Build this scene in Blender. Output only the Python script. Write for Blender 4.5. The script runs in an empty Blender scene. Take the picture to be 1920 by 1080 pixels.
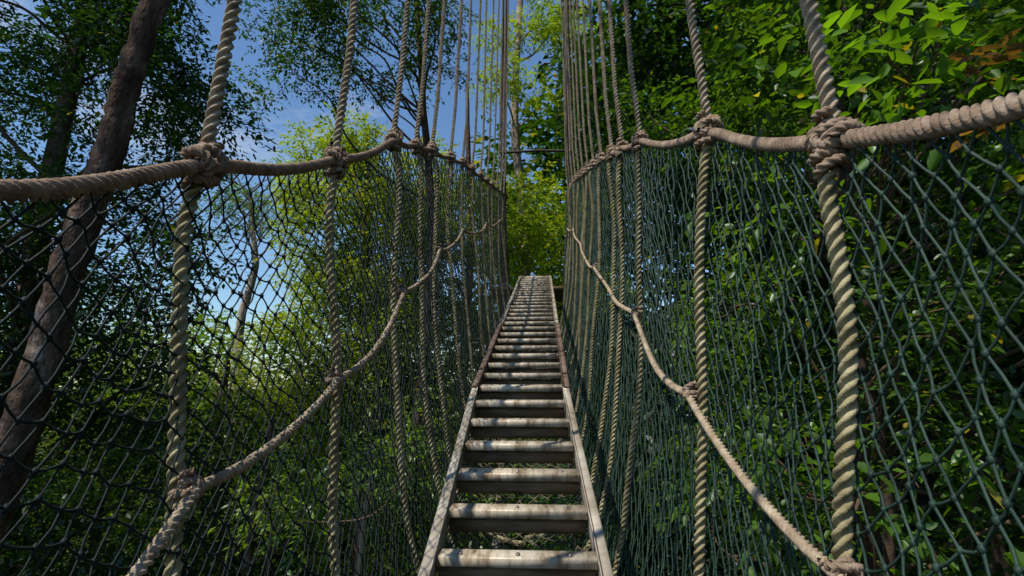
import bpy, math, numpy as np
from mathutils import Vector, Matrix
rng = np.random.default_rng(7)
scene = bpy.context.scene

# ------------------------------------------------------------------ helpers
def link(o, parent=None):
    scene.collection.objects.link(o)
    if parent: o.parent = parent
    return o
def empty(name, loc=(0,0,0)):
    e = bpy.data.objects.new(name, None); e.empty_display_size = .3
    return link(e)
def mesh_np(name, V, F, mat, parent=None, smooth=False, col=None, n=None):
    V = np.asarray(V, dtype=np.float32)
    if not isinstance(F, list): F = [F]
    F = [np.asarray(f, dtype=np.int32) for f in F if len(f)]
    me = bpy.data.meshes.new(name)
    me.vertices.add(len(V)); me.vertices.foreach_set('co', V.ravel())
    loops = np.concatenate([f.ravel() for f in F])
    totals = np.concatenate([np.full(len(f), f.shape[1], dtype=np.int32) for f in F])
    starts = np.concatenate([[0], np.cumsum(totals)[:-1]]).astype(np.int32)
    me.loops.add(len(loops)); me.loops.foreach_set('vertex_index', loops)
    me.polygons.add(len(totals)); me.polygons.foreach_set('loop_start', starts)
    me.polygons.foreach_set('loop_total', totals)
    me.update(calc_edges=True)
    if smooth: me.polygons.foreach_set('use_smooth', np.ones(len(totals), dtype=bool))
    if col is not None:
        a = me.color_attributes.new('tint', 'FLOAT_COLOR', 'POINT')
        c = np.ones((len(V),4), dtype=np.float32); c[:,:3] = col
        a.data.foreach_set('color', c.ravel())
    me.materials.append(mat)
    o = bpy.data.objects.new(name, me)
    return link(o, parent)

class Acc:
    def __init__(s): s.V=[]; s.Q=[]; s.T=[]; s.n=0
    def add(s, V, Q=None, T=None):
        V=np.asarray(V,float); s.V.append(V)
        if Q is not None and len(Q): s.Q.append(np.asarray(Q)+s.n)
        if T is not None and len(T): s.T.append(np.asarray(T)+s.n)
        s.n += len(V)
    def build(s, name, mat, parent=None, smooth=True):
        F=[]
        if s.Q: F.append(np.concatenate(s.Q))
        if s.T: F.append(np.concatenate(s.T))
        return mesh_np(name, np.concatenate(s.V), F, mat, parent, smooth)

def catmull(P, per=8):
    P=np.asarray(P,float); P=np.vstack([2*P[0]-P[1],P,2*P[-1]-P[-2]])
    out=[]
    for i in range(1,len(P)-2):
        for t in np.arange(per)/per:
            a,b,c,d=P[i-1],P[i],P[i+1],P[i+2]
            out.append(.5*((2*b)+(c-a)*t+(2*a-5*b+4*c-d)*t*t+(3*b-a-3*c+d)*t**3))
    out.append(P[-2]); return np.array(out)
def resample(P, step):
    P=np.asarray(P,float)
    L=np.concatenate([[0],np.cumsum(np.linalg.norm(np.diff(P,axis=0),axis=1))])
    n=max(2,int(L[-1]/step)+1); s=np.linspace(0,L[-1],n)
    return np.stack([np.interp(s,L,P[:,k]) for k in range(3)],1), s
def frames(P):
    T=np.gradient(P,axis=0); T/=np.linalg.norm(T,axis=1)[:,None]+1e-12
    N=np.zeros_like(T); t=T[0]; a=np.array([0,0,1.]) if abs(t[2])<.8 else np.array([1.,0,0])
    n=np.cross(t,a); n/=np.linalg.norm(n)
    for i in range(len(T)):
        n=n-T[i]*np.dot(n,T[i]); n/=np.linalg.norm(n)+1e-12; N[i]=n
    return T,N,np.cross(T,N)
def sweepQ(n,m):
    i=np.arange(n-1)[:,None]; j=np.arange(m)[None]; j2=(j+1)%m
    return np.stack([i*m+j,i*m+j2,(i+1)*m+j2,(i+1)*m+j],-1).reshape(-1,4)
def tube(acc, P, R, sides=8, rough=0):
    P=np.asarray(P,float); R=np.broadcast_to(np.asarray(R,float),(len(P),))
    T,N,B=frames(P); th=np.arange(sides)*2*np.pi/sides
    rr=R[:,None]*(1+(rng.normal(0,rough,(len(P),sides)) if rough else 0))
    V=P[:,None]+(N[:,None]*np.cos(th)[None,:,None]+B[:,None]*np.sin(th)[None,:,None])*rr[...,None]
    acc.add(V.reshape(-1,3), sweepQ(len(P),sides), None)
def rope(acc, P, R, pitch=.1, strands=3, step=None, sides=15, fuzz=.02, depth=.3, floor=.5):
    """laid rope: section is the union of three strands, turning as it runs. the rings turn WITH the lay"""
    if step is None: step=pitch/8
    P,s=resample(P,step); T,N,B=frames(P)
    k=np.arange(sides)*2*np.pi/sides; ph=2*np.pi*s/(pitch*strands)
    al=(k+np.pi/3)%(2*np.pi/3)-np.pi/3
    c_,rs=.536,.464
    prof=c_*np.cos(al)+np.sqrt(np.maximum(rs**2-(c_*np.sin(al))**2,0)); prof=np.maximum(prof,floor)
    r=R*prof[None]*(1+fuzz*rng.normal(size=(len(P),1)))
    th=k[None]+ph[:,None]
    V=P[:,None]+(N[:,None]*np.cos(th)[...,None]+B[:,None]*np.sin(th)[...,None])*r[...,None]
    acc.add(V.reshape(-1,3),sweepQ(len(P),sides),None)
def box(acc, c, sx, sy, sz, tilt=0., bev=.003):
    y=sy/2; z=sz/2; b=bev
    sec=np.array([[-y+b,-z],[y-b,-z],[y,-z+b],[y,z-b],[y-b,z],[-y+b,z],[-y,z-b],[-y,-z+b]])
    V=[]
    for x in (-sx/2,sx/2):
        for p in sec: V.append([x,p[0],p[1]])
    V=np.array(V); c_,s_=math.cos(tilt),math.sin(tilt)
    V=np.stack([V[:,0],V[:,1]*c_-V[:,2]*s_,V[:,1]*s_+V[:,2]*c_],1)+np.array(c)
    Q=[[i,(i+1)%8,8+(i+1)%8,8+i] for i in range(8)]
    Q+=[[0,7,2,1],[7,6,3,2],[6,5,4,3],[8,9,10,15],[15,10,11,14],[14,11,12,13]]
    acc.add(V,Q)

# ------------------------------------------------------------------ materials
def newmat(name):
    m=bpy.data.materials.new(name); m.use_nodes=True
    nt=m.node_tree; nt.nodes.clear(); return m,nt
def N(nt,t,**k):
    n=nt.nodes.new(t)
    for a,b in k.items():
        if a in n.inputs: n.inputs[a].default_value=b
        else: setattr(n,a,b)
    return n
def ramp(nt,fac,stops):
    r=nt.nodes.new('ShaderNodeValToRGB'); e=r.color_ramp.elements
    e[0].position,e[0].color=stops[0][0],(*stops[0][1],1)
    e[1].position,e[1].color=stops[-1][0],(*stops[-1][1],1)
    for p,c in stops[1:-1]:
        x=e.new(p); x.color=(*c,1)
    nt.links.new(fac,r.inputs[0]); return r.outputs[0]
def noisy(name, stops, scale=20, stretch=(1,1,1), rough=.8, bump=.3, bscale=None, metal=0, detail=6, spec=.3, bdist=.01):
    m,nt=newmat(name); L=nt.links.new
    tc=N(nt,'ShaderNodeTexCoord'); mp=N(nt,'ShaderNodeMapping'); mp.inputs['Scale'].default_value=stretch
    L(tc.outputs['Object'],mp.inputs[0])
    n1=N(nt,'ShaderNodeTexNoise',Scale=scale,Detail=detail,Roughness=.65); L(mp.outputs[0],n1.inputs['Vector'])
    c=ramp(nt,n1.outputs['Fac'],stops)
    b=N(nt,'ShaderNodeBsdfPrincipled',Roughness=rough,Metallic=metal); b.inputs['Specular IOR Level'].default_value=spec
    L(c,b.inputs['Base Color'])
    n2=N(nt,'ShaderNodeTexNoise',Scale=bscale or scale*3,Detail=5); L(mp.outputs[0],n2.inputs['Vector'])
    bp=N(nt,'ShaderNodeBump',Strength=bump,Distance=bdist); L(n2.outputs['Fac'],bp.inputs['Height']); L(bp.outputs[0],b.inputs['Normal'])
    o=N(nt,'ShaderNodeOutputMaterial'); L(b.outputs[0],o.inputs[0]); return m
M_rope=noisy('weathered_rope',[(.3,(.17,.125,.085)),(.5,(.34,.27,.19)),(.7,(.52,.44,.33))],scale=30,rough=.95,bump=.7,bscale=300,bdist=.003,spec=.1)
M_moss=noisy('mossy_rope',[(.3,(.12,.10,.05)),(.5,(.29,.25,.14)),(.72,(.46,.41,.26))],scale=14,rough=.95,bump=.7,bscale=300,bdist=.003,spec=.1)
M_hand=noisy('hand_rope',[(.3,(.11,.08,.055)),(.5,(.25,.18,.13)),(.72,(.40,.32,.245))],scale=25,rough=.95,bump=.7,bscale=260,bdist=.003,spec=.1)
M_netL=noisy('net_twine_shaded',[(.3,(.004,.009,.010)),(.7,(.012,.022,.022))],scale=40,rough=.7,bump=.4,bscale=500,bdist=.001,spec=.25)  # shade on the left net is put into this darker twine colour
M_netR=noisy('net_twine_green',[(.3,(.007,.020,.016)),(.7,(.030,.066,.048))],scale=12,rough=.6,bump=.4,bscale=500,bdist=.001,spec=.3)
M_netF=noisy('net_twine_faded',[(.3,(.03,.03,.02)),(.7,(.16,.14,.09))],scale=12,rough=.8,bump=.4,bscale=500,bdist=.001,spec=.2)
M_slat=noisy('weathered_slat',[(.30,(.10,.07,.04)),(.42,(.28,.215,.145)),(.54,(.50,.43,.33)),(.72,(.68,.62,.51))],scale=5,stretch=(6,1.6,1.6),rough=.42,bump=.3,bscale=40,metal=.12,bdist=.004,detail=10)
M_under=noisy('stained_plank',[(.3,(.06,.04,.022)),(.5,(.18,.12,.07)),(.75,(.33,.25,.15))],scale=8,stretch=(1,5,5),rough=.7,bump=.3,bdist=.004)
M_rail=noisy('aluminium_rail',[(.28,(.12,.09,.06)),(.42,(.30,.255,.19)),(.60,(.46,.41,.34)),(.75,(.62,.57,.49))],scale=6,rough=.45,bump=.25,bscale=70,metal=.2,bdist=.003,detail=10)
M_railb=noisy('rusty_rail',[(.3,(.05,.032,.022)),(.5,(.14,.09,.065)),(.75,(.26,.20,.17))],scale=12,rough=.7,bump=.3,bscale=70,bdist=.003)
M_bolt=noisy('bolt_steel',[(.3,(.10,.08,.07)),(.7,(.25,.22,.2))],scale=50,rough=.4,metal=.5)
M_steel=noisy('dark_steel',[(.3,(.02,.018,.016)),(.7,(.07,.045,.035))],scale=10,rough=.6)
M_bark=noisy('dark_bark',[(.3,(.03,.02,.014)),(.5,(.095,.062,.046)),(.60,(.17,.115,.085)),(.68,(.36,.31,.28))],scale=3.2,stretch=(1,1,.6),rough=.95,bump=1,bscale=18,bdist=.06,detail=10,spec=.1)
M_pale=noisy('pale_bark',[(.3,(.14,.10,.075)),(.5,(.30,.23,.17)),(.7,(.46,.38,.31))],scale=3,rough=.9,bump=.8,bdist=.04,detail=8)
M_twig=noisy('twig_bark',[(.3,(.05,.03,.018)),(.7,(.15,.10,.06))],scale=6,rough=.9)
M_stem=noisy('stem_bark',[(.3,(.018,.012,.008)),(.7,(.07,.045,.03))],scale=6,rough=.95,bump=.8,bdist=.02)
M_floor=noisy('forest_floor',[(.3,(.008,.010,.004)),(.5,(.02,.026,.01)),(.7,(.045,.04,.02))],scale=.6,rough=1,bump=1,bdist=.3)

def leafmat(name, trans=.42, gl=.07):
    m,nt=newmat(name); L=nt.links.new
    at=N(nt,'ShaderNodeAttribute',attribute_name='tint')
    b=N(nt,'ShaderNodeBsdfDiffuse'); L(at.outputs['Color'],b.inputs['Color'])
    tr=N(nt,'ShaderNodeBsdfTranslucent')
    mx=N(nt,'ShaderNodeMix',data_type='RGBA',blend_type='MULTIPLY'); mx.inputs[0].default_value=1
    L(at.outputs['Color'],mx.inputs[6]); mx.inputs[7].default_value=(2.4,2.3,.5,1)
    L(mx.outputs[2],tr.inputs['Color'])
    ms=N(nt,'ShaderNodeMixShader'); ms.inputs[0].default_value=trans
    L(b.outputs[0],ms.inputs[1]); L(tr.outputs[0],ms.inputs[2])
    out=ms
    if gl:
        g=N(nt,'ShaderNodeBsdfGlossy',Roughness=.4); g.inputs['Color'].default_value=(.9,.95,1,1)
        m2=N(nt,'ShaderNodeMixShader'); m2.inputs[0].default_value=gl
        L(ms.outputs[0],m2.inputs[1]); L(g.outputs[0],m2.inputs[2]); out=m2
    o=N(nt,'ShaderNodeOutputMaterial'); L(out.outputs[0],o.inputs[0]); return m
M_leaf=leafmat('leaf',gl=.03); M_leaf_far=leafmat('leaf_far',gl=0)

# ------------------------------------------------------------------ foliage
def nrmz(v): return v/(np.linalg.norm(v,axis=-1,keepdims=True)+1e-9)
def foliage(name, centers, radii, n_spray, n_leaf, ll, parent, colA, colB, detail=False, wr=.42, flat=.6, yellow=.05, mat=None, ycol=(.17,.17,.03)):
    C=np.repeat(centers,n_spray,0); R=np.repeat(radii,n_spray)
    K=len(C)
    d=nrmz(rng.normal(size=(K,3))); rad=R*rng.random(K)**.45
    st=C+d*rad[:,None]*np.array([1,1,flat])
    sd=nrmz(d*.8+rng.normal(size=(K,3))*.6+np.array([0,0,-.1]))
    slen=ll*n_leaf*.42
    S=np.repeat(st,n_leaf,0); D=np.repeat(sd,n_leaf,0)
    idx=np.tile(np.arange(n_leaf),K); t=(idx+rng.random(len(idx))*.6)/n_leaf
    up=np.array([0,0,1.])
    side=nrmz(np.cross(D,up)+rng.normal(size=D.shape)*.15)
    sg=np.where(idx%2==0,1,-1)[:,None]
    pos=S+D*(t*slen)[:,None]+np.array([0,0,-1])*(t**2*slen*.25)[:,None]
    ldir=nrmz(D*.6+side*sg*.8+rng.normal(size=D.shape)*.3+np.array([0,0,-.25]))
    nr=nrmz(up+rng.normal(size=D.shape)*.45); sd2=nrmz(np.cross(ldir,nr)); nr=np.cross(sd2,ldir)
    Ln=(ll*rng.uniform(.55,1.3,len(pos)))[:,None]; W=Ln*wr*.5
    cm=np.repeat(rng.random(len(centers)),n_spray)[:,None]
    mix=(.5*rng.random((K,1))+.5*cm)**1.4; tw=np.repeat(mix,n_leaf,0)*.8+rng.random((len(pos),1))*.2
    cl=np.array(colA)*(1-tw)+np.array(colB)*tw
    yl=rng.random(len(pos))<yellow
    cl[yl]=np.array(ycol)*rng.uniform(.6,1.1,(yl.sum(),1))
    M=len(pos); mat=mat or M_leaf
    if detail:
        V=np.stack([pos, pos+ldir*Ln*.3+sd2*W+nr*W*.25, pos+ldir*Ln*.68+sd2*W*.75+nr*W*.2-nr*Ln*.03,
                    pos+ldir*Ln-nr*Ln*.12, pos+ldir*Ln*.68-sd2*W*.75+nr*W*.2-nr*Ln*.03, pos+ldir*Ln*.3-sd2*W+nr*W*.25],1)
        b=np.arange(M)[:,None]*6
        Q=np.concatenate([b+np.array([0,1,2,3]),b+np.array([0,3,4,5])])
        return mesh_np(name,V.reshape(-1,3),Q,mat,parent,False,np.repeat(cl,6,0))
    V=np.stack([pos,pos+ldir*Ln*.45+sd2*W+nr*W*.2,pos+ldir*Ln,pos+ldir*Ln*.45-sd2*W+nr*W*.2],1)
    b=np.arange(M)[:,None]*4
    T=np.concatenate([b+np.array([0,1,2]),b+np.array([0,2,3])])
    return mesh_np(name,V.reshape(-1,3),T,mat,parent,False,np.repeat(cl,4,0))

def boxpts(n,x,y,z,f=None):
    out=[]
    while len(out)<n:
        p=np.array([rng.uniform(*x),rng.uniform(*y),rng.uniform(*z)])
        if f is None or f(p): out.append(p)
    return np.array(out)

def ground_z(x,y):
    x=np.asarray(x,float); y=np.asarray(y,float)
    z=-12+.6*np.sin(x*.21+1)+.7*np.sin(y*.17)+.3*np.sin(x*.6+y*.5)
    z=z+np.clip(x-2,0,38)*.75+np.clip(y-30,0,60)*.12*1  # rise on the right is added to block sky light behind the foliage
    return z
def tree(name, trunk, r0, r1, clumps, radii, mat=None, nlimb=.3, rlimb=1., **fk):
    e=empty(name)
    mat=mat or M_bark
    tr=catmull(trunk,10); tr[1:-1]+=rng.normal(0,r0*.05,(len(tr)-2,3))
    k=np.linspace(0,1,len(tr)); a=Acc(); R=r0*(1-k)**.8+r1*k**.8
    R[:2]*=1.3
    tube(a,tr,R,14,.03); a.build('trunk',mat,e)
    a=Acc()
    for c,rad in zip(clumps,radii):
        if rng.random()>nlimb: continue
        dz=c[2]-tr[:,2]; hd=np.linalg.norm(tr[:,:2]-c[:2],axis=1)
        cost=np.abs(dz-.55*hd-.3)+.1*hd
        i=int(np.argmin(cost)); s=tr[i]; L=np.linalg.norm(c-s)
        if L>8: continue
        mid=s+(c-s)*.5+rng.normal(0,.1*L,3)+np.array([0,0,.05*L])
        P=catmull([s,(s+mid)/2+rng.normal(0,.04*L,3),mid,(mid+c)/2+rng.normal(0,.05*L,3),c],5)
        q=np.linspace(0,1,len(P)); rb=min(R[i]*.45,.012*L+.010)*rlimb
        tube(a,P,rb*(1-q)**.7+.005,6)
        for _ in range(3):
            d=nrmz(rng.normal(size=3)); u=c+d*rad*rng.uniform(.6,1.)*np.array([1,1,.6])
            j=rng.integers(len(P)*2//3,len(P)); s2=P[j]
            P2=catmull([s2,(s2+u)/2+rng.normal(0,.12*rad,3),u],4)
            tube(a,P2,np.linspace(rb*.3+.003,.003,len(P2)),4)
    if a.n: a.build('limbs',mat if mat is M_pale else M_twig,e)
    foliage('foliage',np.asarray(clumps),np.asarray(radii),parent=e,**fk)
    return e
DK=(.010,.030,.008); MD=(.038,.095,.014); BR=(.10,.20,.018); YG=(.20,.27,.022)
def gz(x,y): return float(ground_z(x,y))

# leaning trunk beside the bridge
c=boxpts(9,(-6,-3),(7,9),(9.2,13))
tree('leaning_tree',[(-8.6,6.3,gz(-8.6,6.3)-.3),(-7.2,6.2,-5.6),(-6.3,6,-2.2),(-5.9,6,-.2),(-5.68,6,1.3),(-5.42,6,2.6),(-5.25,6,3.6),(-5.05,6,4.8),(-4.3,6.1,8.2),(-3.9,6.2,11.5)],.21,.10,c,rng.uniform(.6,.9,9),
     nlimb=.8,n_spray=50,n_leaf=8,ll=.13,colA=DK,colB=MD)
# dark tree on the left edge
f=lambda p: (p[0]<-.68*p[1]-.15+.25*math.sin(p[2]*1.7)) or p[2]<-.5
c=boxpts(145,(-11.5,-4.2),(6.8,10.5),(-4,8.8),f)
tree('rainforest_tree',[(-8.8,8.5,gz(-8.8,8.5)-.3),(-8.6,8.5,-3),(-8.9,8.7,3),(-8.4,8.6,9.5)],.3,.08,c,rng.uniform(.5,.95,145),
     nlimb=.2,n_spray=84,n_leaf=9,ll=.12,colA=(.009,.028,.008),colB=(.028,.075,.012),yellow=.01)
# lacy branches high up against the sky
f=lambda p: p[2]>(.60 if p[0]>-.52*p[1] else .60)*p[1]+.3*math.sin(p[0]*2) and (p[0]>-.53*p[1] or rng.random()<.4)
c=boxpts(62,(-7.0,-2.0),(9.5,13),(5.8,10.4),f)
tree('rainforest_tree',[(-2.7,12.5,gz(-2.7,12.5)-.3),(-2.9,12.4,-3),(-2.6,12.4,3),(-2.9,12.2,7),(-3.2,12,11)],.13,.05,c,rng.uniform(.4,.7,62),
     nlimb=.35,rlimb=.7,n_spray=36,n_leaf=7,ll=.115,colA=DK,colB=MD)
# sunlit yellow-green tree
def f(p):
    top=8.9-abs(p[0]+5.5)*1.0
    return p[2]<top
c=boxpts(120,(-7.5,-3.2),(13.6,16.8),(-2,8.9),f)
tree('broadleaf_tree',[(-5.4,15.3,gz(-5.4,15.3)-.3),(-5.6,15.4,-4),(-5.2,15.2,3),(-5.4,15.3,7.8)],.22,.04,c,rng.uniform(.5,.85,120),
     nlimb=.12,n_spray=76,n_leaf=8,ll=.15,colA=(.13,.22,.02),colB=(.27,.31,.022),yellow=.08,ycol=(.3,.28,.03))
# trees seen through the left-hand net, right of the sunlit one
f=lambda p: -.29*p[1]<p[0]<-.05*p[1] and p[2]<p[1]*(.42+.1*math.sin(p[0]*3))
c=boxpts(80,(-5.2,0),(12.5,18),(-8,11),f)
tree('broadleaf_tree',[(-2.4,16,gz(-2.4,16)-.3),(-2.6,16,-4),(-2.2,16,3),(-2.4,16.2,9.8)],.2,.05,c,rng.uniform(.5,.9,80),
     nlimb=.2,n_spray=60,n_leaf=8,ll=.16,colA=(.08,.16,.018),colB=(.26,.31,.022),yellow=.08)
# pale trunk behind the far end + bright leaves
c=boxpts(70,(-1.6,2.2),(13.5,19),(-4,6.4))
c=np.vstack([c,boxpts(14,(-1.6,2.8),(14.5,17),(8.5,13))])
tree('broadleaf_tree',[(-.75,17,gz(-.75,17)-.3),(-.7,17,-3),(-.5,17,4),(-.85,17,9),(-.6,17,14)],.17,.10,c,rng.uniform(.5,.85,84),mat=M_pale,
     nlimb=.2,n_spray=60,n_leaf=8,ll=.16,colA=BR,colB=(.25,.30,.022),yellow=.08)
# thin pale tree standing against the sky
c=boxpts(22,(-13.6,-9.9),(19,21),(5.8,9))
tree('slender_tree',[(-11.6,20,gz(-11.6,20)-.3),(-11.5,20,-3),(-11.7,20,2),(-11.3,20,4.5),(-11.6,20,6.2),(-11.8,20,7.8)],.2,.05,c,rng.uniform(.5,.8,22),mat=M_pale,
     nlimb=1,n_spray=30,n_leaf=7,ll=.15,colA=MD,colB=BR)
# lower trees left
def f(p): return p[2]<p[1]*(.11+.035*math.sin(p[0]*1.1)+.02*math.sin(p[0]*2.9)) and p[0]>-1.15*p[1]
for k,(x0,x1,y0,y1,n) in enumerate([(-20,-11,12,20,115),(-12,-6,11,19,110),(-7,-1,12,19,105)]):
    c=boxpts(n,(x0,x1),(y0,y1),(-11,3),f); xm=(x0+x1)/2; ym=(y0+y1)/2
    tree('broadleaf_tree',[(xm,ym,gz(xm,ym)-.3),(xm+.3,ym,-6),(xm-.1,ym,-2),(xm,ym,1)],.25,.05,c,rng.uniform(.7,1.2,n),
     nlimb=.15,n_spray=36,n_leaf=8,ll=.19,colA=(.03,.08,.012),colB=(.16,.25,.02) if k!=1 else (.23,.29,.022),yellow=.05)
# sunny understorey below the walkway on the left
f=lambda p: p[2]<-.25-.12*abs(p[0]+4)+.5*math.sin(p[0]*2.3)
c=boxpts(62,(-8,-1.1),(6.8,10.5),(-7.5,.2),f)
tree('understorey_tree',[(-4.3,8.6,gz(-4.3,8.6)-.3),(-4.2,8.6,-6),(-4.5,8.5,-3),(-4.3,8.6,-.6)],.09,.03,c,rng.uniform(.4,.8,62),
     nlimb=.5,rlimb=.6,n_spray=34,n_leaf=8,ll=.10,colA=(.035,.095,.012),colB=(.19,.29,.02),yellow=.04)
for x,y,m,zt,r in [(-2.6,8.2,M_pale,-.9,.075),(-3.3,10.2,M_bark,-.6,.13),(-.6,8,M_pale,-.6,.09),(-9,11,M_bark,-.6,.13),(.9,9,M_bark,-.6,.1)]:
    a=Acc(); P=catmull([(x,y,gz(x,y)-.3),(x+.1,y,-6),(x-.05,y,-3),(x+.1,y+.1,zt)],8)
    e=empty('sapling_tree'); tube(a,P,np.linspace(r,r*.5,len(P)),10,.03); a.build('trunk',m,e)
    cc=boxpts(6,(x-.8,x+.8),(y-.6,y+1),(-2.2,-.5)); foliage('foliage',cc,np.full(6,.5),24,7,.12,e,MD,BR)
# dark stems seen through the right-hand net
for P0 in ([(2.7,4.9,gz(2.7,4.9)-.3),(2.6,4.9,-4),(2.95,4.9,-1),(2.8,4.9,1.2),(3.15,4.9,4.2)],[(4.6,5.6,gz(4.6,5.6)-.3),(4.4,5.6,-3),(4.1,5.5,.5),(4.3,5.4,2.2),(3.9,5.4,5)]):
    P=catmull(P0,8); e=empty('sapling_tree'); a=Acc(); tube(a,P,np.linspace(.06,.025,len(P)),10,.04)
    for _ in range(9):
        s=P[rng.integers(len(P)//2,len(P))]; u=s+np.array([rng.normal(0,.7),rng.normal(0,.4),rng.uniform(.1,.9)])
        q=catmull([s,(s+u)/2+rng.normal(0,.08,3),u],5); tube(a,q,np.linspace(.013,.004,len(q)),5)
    a.build('trunk',M_stem,e)
    cc=P[-12::2]+rng.normal(0,.35,(6,3)); foliage('foliage',cc,np.full(6,.35),14,7,.11,e,DK,BR,detail=True)

# right-hand side: close dense tree with big leaves
f=lambda p: p[0]>max(1.6,.14*p[1]) and p[0]<1.15*p[1]+1.6
c=boxpts(190,(1.5,8.5),(1.8,8.5),(-5,7.2),f)
er=tree('understorey_tree',[(3.3,5.9,gz(3.3,5.9)-.3),(3.2,5.9,-3),(3.5,5.8,1),(3.2,5.9,6.5)],.08,.04,c,rng.uniform(.35,.75,190),mat=M_stem,
     nlimb=.5,rlimb=.6,n_spray=32,n_leaf=8,ll=.12,colA=(.008,.028,.006),colB=(.13,.27,.02),detail=True,wr=.46,yellow=.012,ycol=(.30,.26,.03))
foliage('dry_leaves',np.array([(2.0,2.35,1.38),(2.2,2.5,1.5),(2.1,2.3,1.1)]),np.array([.1,.12,.1]),3,4,.10,er,(.10,.05,.025),(.20,.12,.06),detail=True,wr=.5,yellow=0,mat=M_leaf_far)
f=lambda p: p[0]>.07*p[1]+.3 and p[0]<1.2*p[1]
c=boxpts(250,(1.2,17),(8.5,16),(-8,14),f)
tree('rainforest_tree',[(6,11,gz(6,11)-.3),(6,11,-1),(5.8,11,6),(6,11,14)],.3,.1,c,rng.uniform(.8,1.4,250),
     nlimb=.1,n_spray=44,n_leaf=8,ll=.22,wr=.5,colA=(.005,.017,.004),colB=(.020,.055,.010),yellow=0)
# unseen high canopy, added overhead to shade the right side
c=boxpts(52,(-1.2,5),(-3,8),(9.5,14))
tree('added_shade_tree',[(5,-3.5,gz(5,-3.5)-.3),(4.8,-3.5,0),(4,-3,6),(3,-2,12)],.28,.12,c,rng.uniform(.7,1.3,52),
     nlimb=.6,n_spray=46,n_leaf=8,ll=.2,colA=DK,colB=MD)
c=boxpts(20,(-15,-9.5),(1,7),(10,14))  # second unseen crown, added to keep sun off the left-edge tree
tree('added_shade_tree',[(-11,0,gz(-11,0)-.3),(-11,0,0),(-11,1,6),(-11,3,12)],.28,.12,c,rng.uniform(.8,1.3,20),
     nlimb=.6,n_spray=46,n_leaf=8,ll=.2,colA=DK,colB=MD)
# distant forest
def ring(n,a0,a1):
    out=[]
    while len(out)<n:
        a=rng.uniform(a0,a1); r=rng.uniform(24,42); x=r*math.sin(a); y=r*math.cos(a)
        top=r*(.10+.03*math.sin(a*17)) if a<-.10 else r*(.35+.45*min(1,max(0,(a+.1)/.3)))
        lo=gz(x,y); 
        if top<lo: top=lo+6
        out.append((x,y,rng.uniform(lo,top)))
    return np.array(out)
e=empty('distant_trees')
c=ring(330,-1.25,-.1); foliage('foliage_1',c,rng.uniform(1.4,2.6,330),16,8,.45,e,(.035,.09,.014),(.11,.18,.025),mat=M_leaf_far)
c=ring(520,-.1,1.1); foliage('foliage_2',c,rng.uniform(1.8,3.0,520),18,8,.65,e,(.012,.035,.008),(.035,.08,.016),mat=M_leaf_far,wr=.55)

# ground
g=np.sign(np.linspace(-1,1,141))*np.abs(np.linspace(-1,1,141))**1.8*350
X,Y=np.meshgrid(g,g); Z=ground_z(X,Y)
i=np.arange(140)[:,None]; j=np.arange(140)[None]
Q=np.stack([i*141+j,i*141+j+1,(i+1)*141+j+1,(i+1)*141+j],-1).reshape(-1,4)
mesh_np('ground',np.stack([X,Y,Z],-1).reshape(-1,3),Q,M_floor,None,True)

# ------------------------------------------------------------------ the walkway
bridge=empty('canopy_walkway')
def deck(y): return np.interp(y,[-3,0,1.5,2.755,4.74,8.17,9.2,10.2,14],[-2.0,-1.02,-.498,-.062,.547,1.60,1.82,1.9,1.9])
def deckx(y): return np.interp(y,[-3,1.5,2.75,14],[0,0,-.045,-.045])
HL=([-3,0,.6,.98,1.63,2.36,3.28,4.57,8.05,10.4,14],[-1.0,.06,.26,.44,.73,1.15,1.52,1.99,3.05,3.75,3.8])
HR=([-3,0,.54,.92,1.58,2.5,4.08,7.0,8.9,10.4,14],[-1.0,.14,.315,.425,.775,1.18,1.78,2.78,3.4,3.75,3.8])
YS_L=[.3,.98,1.63,2.36,2.85,3.28,3.95,4.57,5.2,5.9,6.6,7.3,8.05,8.8,9.5]
YS_R=[.3,.92,1.58,2.5,3.0,3.45,4.08,4.7,5.3,5.95,6.6,7.3,8.05,8.8,9.5]
def handz(side,y):
    H=HL if side<0 else HR; YS=YS_L if side<0 else YS_R
    z=np.interp(y,*H)
    y=np.asarray(y,float); s=np.zeros_like(y)
    for a,b in zip(YS[:-1],YS[1:]):
        m=(y>a)&(y<b); s=np.where(m,-.045*(b-a)*4*(y-a)*(b-y)/(b-a)**2,s)
    return z+s
TT=[0,.2,.4,.55,.70,.84,.94,1]
TH=[1,.66,.31,0,-.32,-.60,-.73,-.76]
TX=[.6,.595,.565,.53,.475,.38,.20,0]
tf=np.linspace(0,1,200)
THs=np.convolve(np.pad(np.interp(tf,TT,TH),8,mode='edge'),np.ones(17)/17,'valid')
TXs=np.convolve(np.pad(np.interp(tf,TT,TX),8,mode='edge'),np.ones(17)/17,'valid')
THs[0]=1; TXs[0]=.6; TXs[-1]=0
def netpt(side,y,t):
    y=np.asarray(y,float); t=np.asarray(t,float)
    hz=handz(side,y); dz=deck(y); hh=hz-dz
    z=dz+hh*np.interp(t,tf,THs)
    sway=.018*np.sin(y*2.1+side)+.012*np.sin(y*5.3+t*4)+.012*np.sin(t*9+y*1.3)
    k=np.interp(t,[0,.08,.9,1],[0,1,.6,0])
    x=deckx(y)+side*(np.interp(t,tf,TXs)+sway*k)
    return np.stack([x,y+0*t,z],-1)
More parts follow.
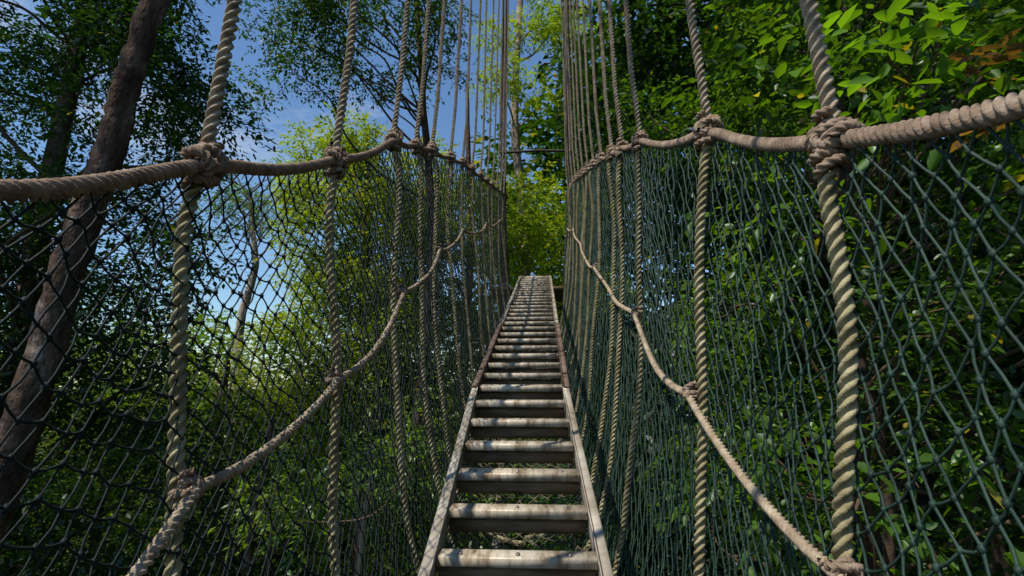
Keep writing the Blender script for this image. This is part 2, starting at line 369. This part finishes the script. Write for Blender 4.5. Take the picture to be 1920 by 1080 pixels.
def floorpt(side,y,t):
    # strip of net laced under the ladder, between its two rails
    y=np.asarray(y,float); t=np.asarray(t,float); u=2*t-1
    x=deckx(y)+u*.235
    z=deck(y)-.085-.06*(1-u**2)+.008*np.sin(y*9+u*4)
    return np.stack([x,y+0*t,z],-1)

def build_net(side,c,nrow,rad,mat,name,fn=netpt):
    ys=np.arange(-.9,10.4,c); K=len(ys); acc=Acc()
    i=np.arange(nrow+1)
    off=np.where((i[None]%2)==(np.arange(K)[:,None]%2),.5,-.5)*c
    Yn=ys[:,None]+off
    def J(a): return .005*np.sin(a*37.1+i[None]*12.9)+.004*np.sin(a*91.7+i[None]*5.1)+.022*np.sin(a*3.1+i[None]*.21)+.013*np.sin(a*7.3-i[None]*.33)
    Yj=Yn+J(Yn)
    T=np.broadcast_to(i[None]/nrow,Yj.shape)+(.0030*np.sin(Yn*53.7+i[None]*7.7)+.005*np.sin(Yn*4.7+i[None]*.4))*np.minimum(i[None]/3.,1)
    P=fn(side,Yj,np.clip(T,0,1))
    P[...,0]+=.004*np.sin(Yn*71+i[None]*3.3)
    A=P[:,:-1].reshape(-1,3); B=P[:,1:].reshape(-1,3)
    D=B-A; Dn=nrmz(D); ref=np.array([1.,0,0]) if fn is netpt else np.array([0,0,1.])
    side_v=nrmz(np.cross(Dn,ref)); up_v=np.cross(Dn,side_v)
    n=len(A); rings=[]
    bow=np.stack([rng.normal(0,.0015,n),rng.normal(0,.0012,n),np.full(n,-.0018)],1)
    for s in (0,.5,1):
        Cc=A+D*s+ (bow*(1 if s==.5 else 0))
        r=rad*(1.0 if s!=.5 else .92)
        for th in (0,math.pi/2,math.pi,3*math.pi/2):
            rings.append(Cc+(side_v*math.cos(th)+up_v*math.sin(th))*r)
    V=np.stack(rings,1).reshape(-1,3); b=np.arange(n)[:,None]*12; Q=[]
    for s in (0,1):
        for q in range(4):
            Q.append(b+np.array([s*4+q,s*4+(q+1)%4,(s+1)*4+(q+1)%4,(s+1)*4+q]))
    acc.add(V,np.concatenate(Q))
    m=(off>0)[:, :]; C=P[m]; kn=len(C)
    kr=rad*2.0; o=np.array([[0,0,1.5],[0,0,-1.5]])*kr
    o2=np.array([[.7,.7,.5],[-.7,.7,.5],[-.7,-.7,.5],[.7,-.7,.5],[.7,.7,-.5],[-.7,.7,-.5],[-.7,-.7,-.5],[.7,-.7,-.5]])*kr*.95
    V=(C[:,None]+np.concatenate([o,o2])[None]*rng.uniform(.8,1.2,(kn,1,1))).reshape(-1,3); b=np.arange(kn)[:,None]*10
    Q=[b+np.array([2+q,6+q,6+(q+1)%4,2+(q+1)%4]) for q in range(4)]
    T3=[b+np.array([0,2+q,2+(q+1)%4]) for q in range(4)]+[b+np.array([1,6+(q+1)%4,6+q]) for q in range(4)]
    acc.add(V,np.concatenate(Q),np.concatenate(T3))
    acc.build(name,mat,bridge)
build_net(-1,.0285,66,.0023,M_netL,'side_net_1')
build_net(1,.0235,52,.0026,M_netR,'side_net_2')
build_net(1,.030,18,.0024,M_netF,'floor_net',floorpt)

# hand ropes
for side,nm in ((-1,'hand_rope_1'),(1,'hand_rope_2')):
    a=Acc(); ys=np.arange(-1.,10.6,.05)
    P=np.stack([deckx(ys)+side*.6,ys,handz(side,ys)],1)
    k=np.ones(5)/5
    P[2:-2,2]=np.convolve(P[:,2],k,'valid')
    rope(a,P[:90],.0160,pitch=.0165,step=.0028,sides=18,floor=.6)
    rope(a,P[89:],.0160,pitch=.0165,step=.006,sides=9,floor=.6)
    a.build(nm,M_hand,bridge)

def knot(acc,c,axis,r=.0095,R=.024,turns=3.2,length=.05,tight=.012):
    axis=nrmz(np.array(axis,float)); e1=nrmz(np.cross(axis,[0,0.3,1])); e2=np.cross(axis,e1)
    th=np.linspace(0,turns*2*np.pi,60); t=th/th[-1]
    ph=rng.uniform(0,6)
    P=np.array(c)+axis*((t-.5)*length+.008*np.sin(th*.5+ph))[:,None]+(e1*np.cos(th+ph)[:,None]+e2*np.sin(th+ph)[:,None])*(R+.004*np.sin(th*1.3+ph))[:,None]
    rope(acc,P,r,pitch=.014,step=.003,sides=12,floor=.55)
def cable_z(y): return 3.0+.72*np.asarray(y,float)
a_near=Acc(); a_low=Acc(); a_k=Acc()
for yl,yr in zip(YS_L,YS_R):
    for side,y in ((-1,yl),(1,yr)):
        st=.004 if y<2 else (.007 if y<4.2 else .014); sd=24 if y<2 else (18 if y<4.2 else 12)
        hz=float(handz(side,y)); cx=side*.47
        top=np.array([[deckx(y)+cx+rng.normal(0,.02),y+rng.normal(0,.03),float(cable_z(y))],
                      [deckx(y)+side*.57,y,hz+.4],[deckx(y)+side*.602,y,hz]])
        rope(a_near,resample(top,.02)[0],.0150,pitch=.0215,step=st,sides=sd,fuzz=.03)
        t=np.linspace(0,1,50); yy=y+(((yl+yr)/2)-y)*np.clip((t-.6)/.4,0,1)
        io=-.024 if side>0 else (.012 if y<1.2 else -.012)
        P=netpt(side,yy,t); P[:,0]+=side*io*np.clip(t*20,0,1)*(1-t)
        P[:,0]+=.006*np.sin(t*17+y*5); P[:,1]+=.010*np.sin(t*13+y*3)*np.clip(t*5,0,1)*(1-t)
        rope(a_low,P,.0155,pitch=.024,step=st,sides=sd,fuzz=.03)
        if y<7.5:
            c0=np.array([deckx(y)+side*.6,y,hz])
            ax=np.array([0,1,.45])
            knot(a_k,c0,ax,length=.065,R=.025,r=.0115)
            knot(a_k,c0+[0,.0,.0],(.5*side,.7,-.6),length=.05,R=.031,r=.0105,turns=2.1)
            knot(a_k,c0+[side*io*.5,0,-.036],(0,.1,1),length=.05,R=.022,r=.0105,turns=2.6)
            knot(a_k,c0+[-side*.004,0,.028],(0,-.1,1),length=.03,R=.020,r=.0090,turns=1.6)
a_near.build('suspension_ropes',M_rope,bridge); a_low.build('side_ropes',M_moss,bridge)
# mid-height safety ropes
for side,ya,ha in ((-1,[-.4,.3,.96,1.58,2.4,3.3,4.4,6,8,10],[.40,.44,.50,.48,.60,.74,.85,.9,.95,.95]),(1,[-.4,.3,.90,1.6,2.5,4.1,5.4,7,9,10],[.28,.36,.42,.43,.47,.53,.66,.8,.85,.9])):
    a=Acc(); pts=[]
    for k in range(len(ya)-1):
        for s in np.linspace(0,1,9)[:-1]:
            y=ya[k]+(ya[k+1]-ya[k])*s; h=ha[k]+(ha[k+1]-ha[k])*s-.07*4*s*(1-s)*min(1,(ya[k+1]-ya[k]))
            hh=float(handz(side,y)-deck(y)); t=float(np.interp(-h/hh,-THs,tf))
            p=netpt(side,y,t); p[0]-=side*.045; pts.append(p)
    P=np.array(pts)
    rope(a,P,.0118,pitch=.015,step=.003,sides=12,floor=.6); a.build('safety_rope_%d'%(1 if side<0 else 2),M_rope,bridge)
    for k in range(1,6):
        j=k*8; 
        knot(a_k,P[j]+[side*.012,0,0],(0,1,.4),length=.04,R=.016,r=.0075,turns=2.5)
        knot(a_k,P[j]+[side*.016,0,0],(0,.2,1),length=.04,R=.019,r=.0075,turns=2.2)
a_k.build('rope_knots',M_hand,bridge)
for side in (-1,1):
    a=Acc(); ys=np.linspace(-2,10.4,40); tube(a,np.stack([deckx(ys)+side*.47,ys,cable_z(ys)],1),.012,8)
    a.build('main_cable_%d'%(1 if side<0 else 2),M_steel,bridge)
# deck
a1=Acc(); a2=Acc(); ab=Acc()
y=-.6; k=0
while y<10.3:
    dy=.05; sl=math.atan2(float(deck(y+dy)-deck(y-dy)),2*dy)
    cx=float(deckx(y)); z=float(deck(y)); j=rng.normal(0,.005); tl=sl*.45+rng.normal(0,.03)
    box(a1,(cx,y+j,z),.436,.056,.028,tl,.004)
    box(a2,(cx,y+.022,z-.044),.432,.038,.048,tl,.012)
    if y<4.5:
        for bx in (-.15,-.0,.15):
            bx+=rng.normal(0,.006); c0=np.array([cx+bx,y-.006*math.cos(tl),z+.0145-.006*math.sin(tl)])
            th=np.arange(8)*math.pi/4; r=.007
            V=[c0+[r*math.cos(t),r*math.sin(t),r*math.sin(t)*math.tan(tl)-.001] for t in th]+[c0+[r*.7*math.cos(t),r*.7*math.sin(t),r*.7*math.sin(t)*math.tan(tl)+.005] for t in th]+[c0+[0,0,.006]]
            ab.add(V,[[q,(q+1)%8,8+(q+1)%8,8+q] for q in range(8)],[[8+q,8+(q+1)%8,16] for q in range(8)])
    y+=.216; k+=1
a1.build('deck_slats',M_slat,bridge,False); a2.build('ladder_rungs',M_under,bridge,False); ab.build('bolts',M_bolt,bridge)
def railsec(acc,side,y0,y1,xo,w,h,dz):
    ys=np.arange(y0,y1+.001,.12); ys[-1]=y1
    b=.004; sec=[(-w/2+b,-h),(w/2-b,-h),(w/2,-h+b),(w/2,-b),(w/2-b,0),(-w/2+b,0),(-w/2,-b),(-w/2,-h+b)]
    V=[]
    for yy in ys:
        for sx,sz in sec: V.append([float(deckx(yy))+side*xo+sx,yy,float(deck(yy))+dz+sz])
    n=len(ys); Q=list(sweepQ(n,8))
    e=(n-1)*8
    Q+=[[0,1,2,7],[7,2,3,6],[6,3,4,5]]; Q+=[[e+7,e+2,e+1,e+0],[e+6,e+3,e+2,e+7],[e+5,e+4,e+3,e+6]]
    acc.add(V,Q)
secs=[(-.8,2.78,0),(2.79,4.45,1),(4.46,6.9,0),(6.91,10.3,0)]
ar=Acc(); arb=Acc()
for side in (-1,1):
    for y0,y1,br in secs:
        A=arb if br else ar; d=.004 if br else 0
        railsec(A,side,y0,y1,.236+d,.030,.085,.024+d)
        railsec(A,side,y0,y1,.2195+d,.0025,.014,.030+d)
ar.build('ladder_rails',M_rail,bridge,False); arb.build('ladder_rails_weathered',M_railb,bridge,False)
# steel frame at the far landing
a=Acc()
for s in (-1,1):
    for dx in (0,.07):
        tube(a,[(s*(.66+dx)-.04,10.5,-11),(s*(.66+dx)-.04,10.5,4),(s*(.62+dx)-.04,10.5,10.9)],.028,8)
tube(a,[(-.8,10.46,4.72),(.0,10.46,4.75),(.75,10.46,4.72)],.028,8)
tube(a,[(-.8,10.5,10.8),(.75,10.5,10.8)],.05,8)
a.build('landing_frame',M_steel,bridge)
a=Acc(); box(a,(0,11.3,1.84),2.0,1.7,.06,0,.005); a.build('landing_platform',M_under,bridge,False)

# ------------------------------------------------------------------ light
SUN=Vector((-.38,-.32,.86)).normalized()
el=math.asin(SUN.z); az=math.atan2(SUN.x,SUN.y)
w=bpy.data.worlds.new('World'); scene.world=w; w.use_nodes=True; nt=w.node_tree; nt.nodes.clear(); L=nt.links.new
sky=N(nt,'ShaderNodeTexSky',sky_type='NISHITA'); sky.sun_disc=False; sky.sun_elevation=el; sky.sun_rotation=az
sky.ozone_density=2.2; sky.air_density=1.2; sky.dust_density=0
tc=N(nt,'ShaderNodeTexCoord'); mp=N(nt,'ShaderNodeMapping'); mp.inputs['Scale'].default_value=(1,1,2.2); L(tc.outputs['Generated'],mp.inputs[0])
nz=N(nt,'ShaderNodeTexNoise',Scale=2.6,Detail=7,Roughness=.6); L(mp.outputs[0],nz.inputs['Vector'])
cr=ramp(nt,nz.outputs['Fac'],[(.55,(0,0,0)),(.80,(1,1,1))])
tn=N(nt,'ShaderNodeMix',data_type='RGBA',blend_type='MULTIPLY'); tn.inputs[0].default_value=1; L(sky.outputs[0],tn.inputs[6]); tn.inputs[7].default_value=(.80,.97,1.12,1)
mx=N(nt,'ShaderNodeMix',data_type='RGBA'); L(cr,mx.inputs[0]); L(tn.outputs[2],mx.inputs[6]); mx.inputs[7].default_value=(5.5,6,6.6,1)
bg=N(nt,'ShaderNodeBackground',Strength=.125); L(mx.outputs[2],bg.inputs[0])
o=N(nt,'ShaderNodeOutputWorld'); L(bg.outputs[0],o.inputs[0])
sl=bpy.data.lights.new('sun','SUN'); sl.energy=5; sl.angle=math.radians(.53); sl.color=(1,.93,.81)
so=link(bpy.data.objects.new('sun',sl)); so.rotation_euler=(-SUN).to_track_quat('-Z','Y').to_euler()

cam=bpy.data.cameras.new('camera'); cam.lens=18.75; cam.sensor_width=36; cam.clip_start=.02; cam.clip_end=2000
co=link(bpy.data.objects.new('camera',cam)); co.location=(.08,0,0); co.rotation_euler=(math.radians(100),0,math.radians(3.43))
scene.camera=co
scene.view_settings.view_transform='Standard'; scene.view_settings.look='None'; scene.view_settings.exposure=0
print('polys',sum(len(m.polygons) for m in bpy.data.meshes))
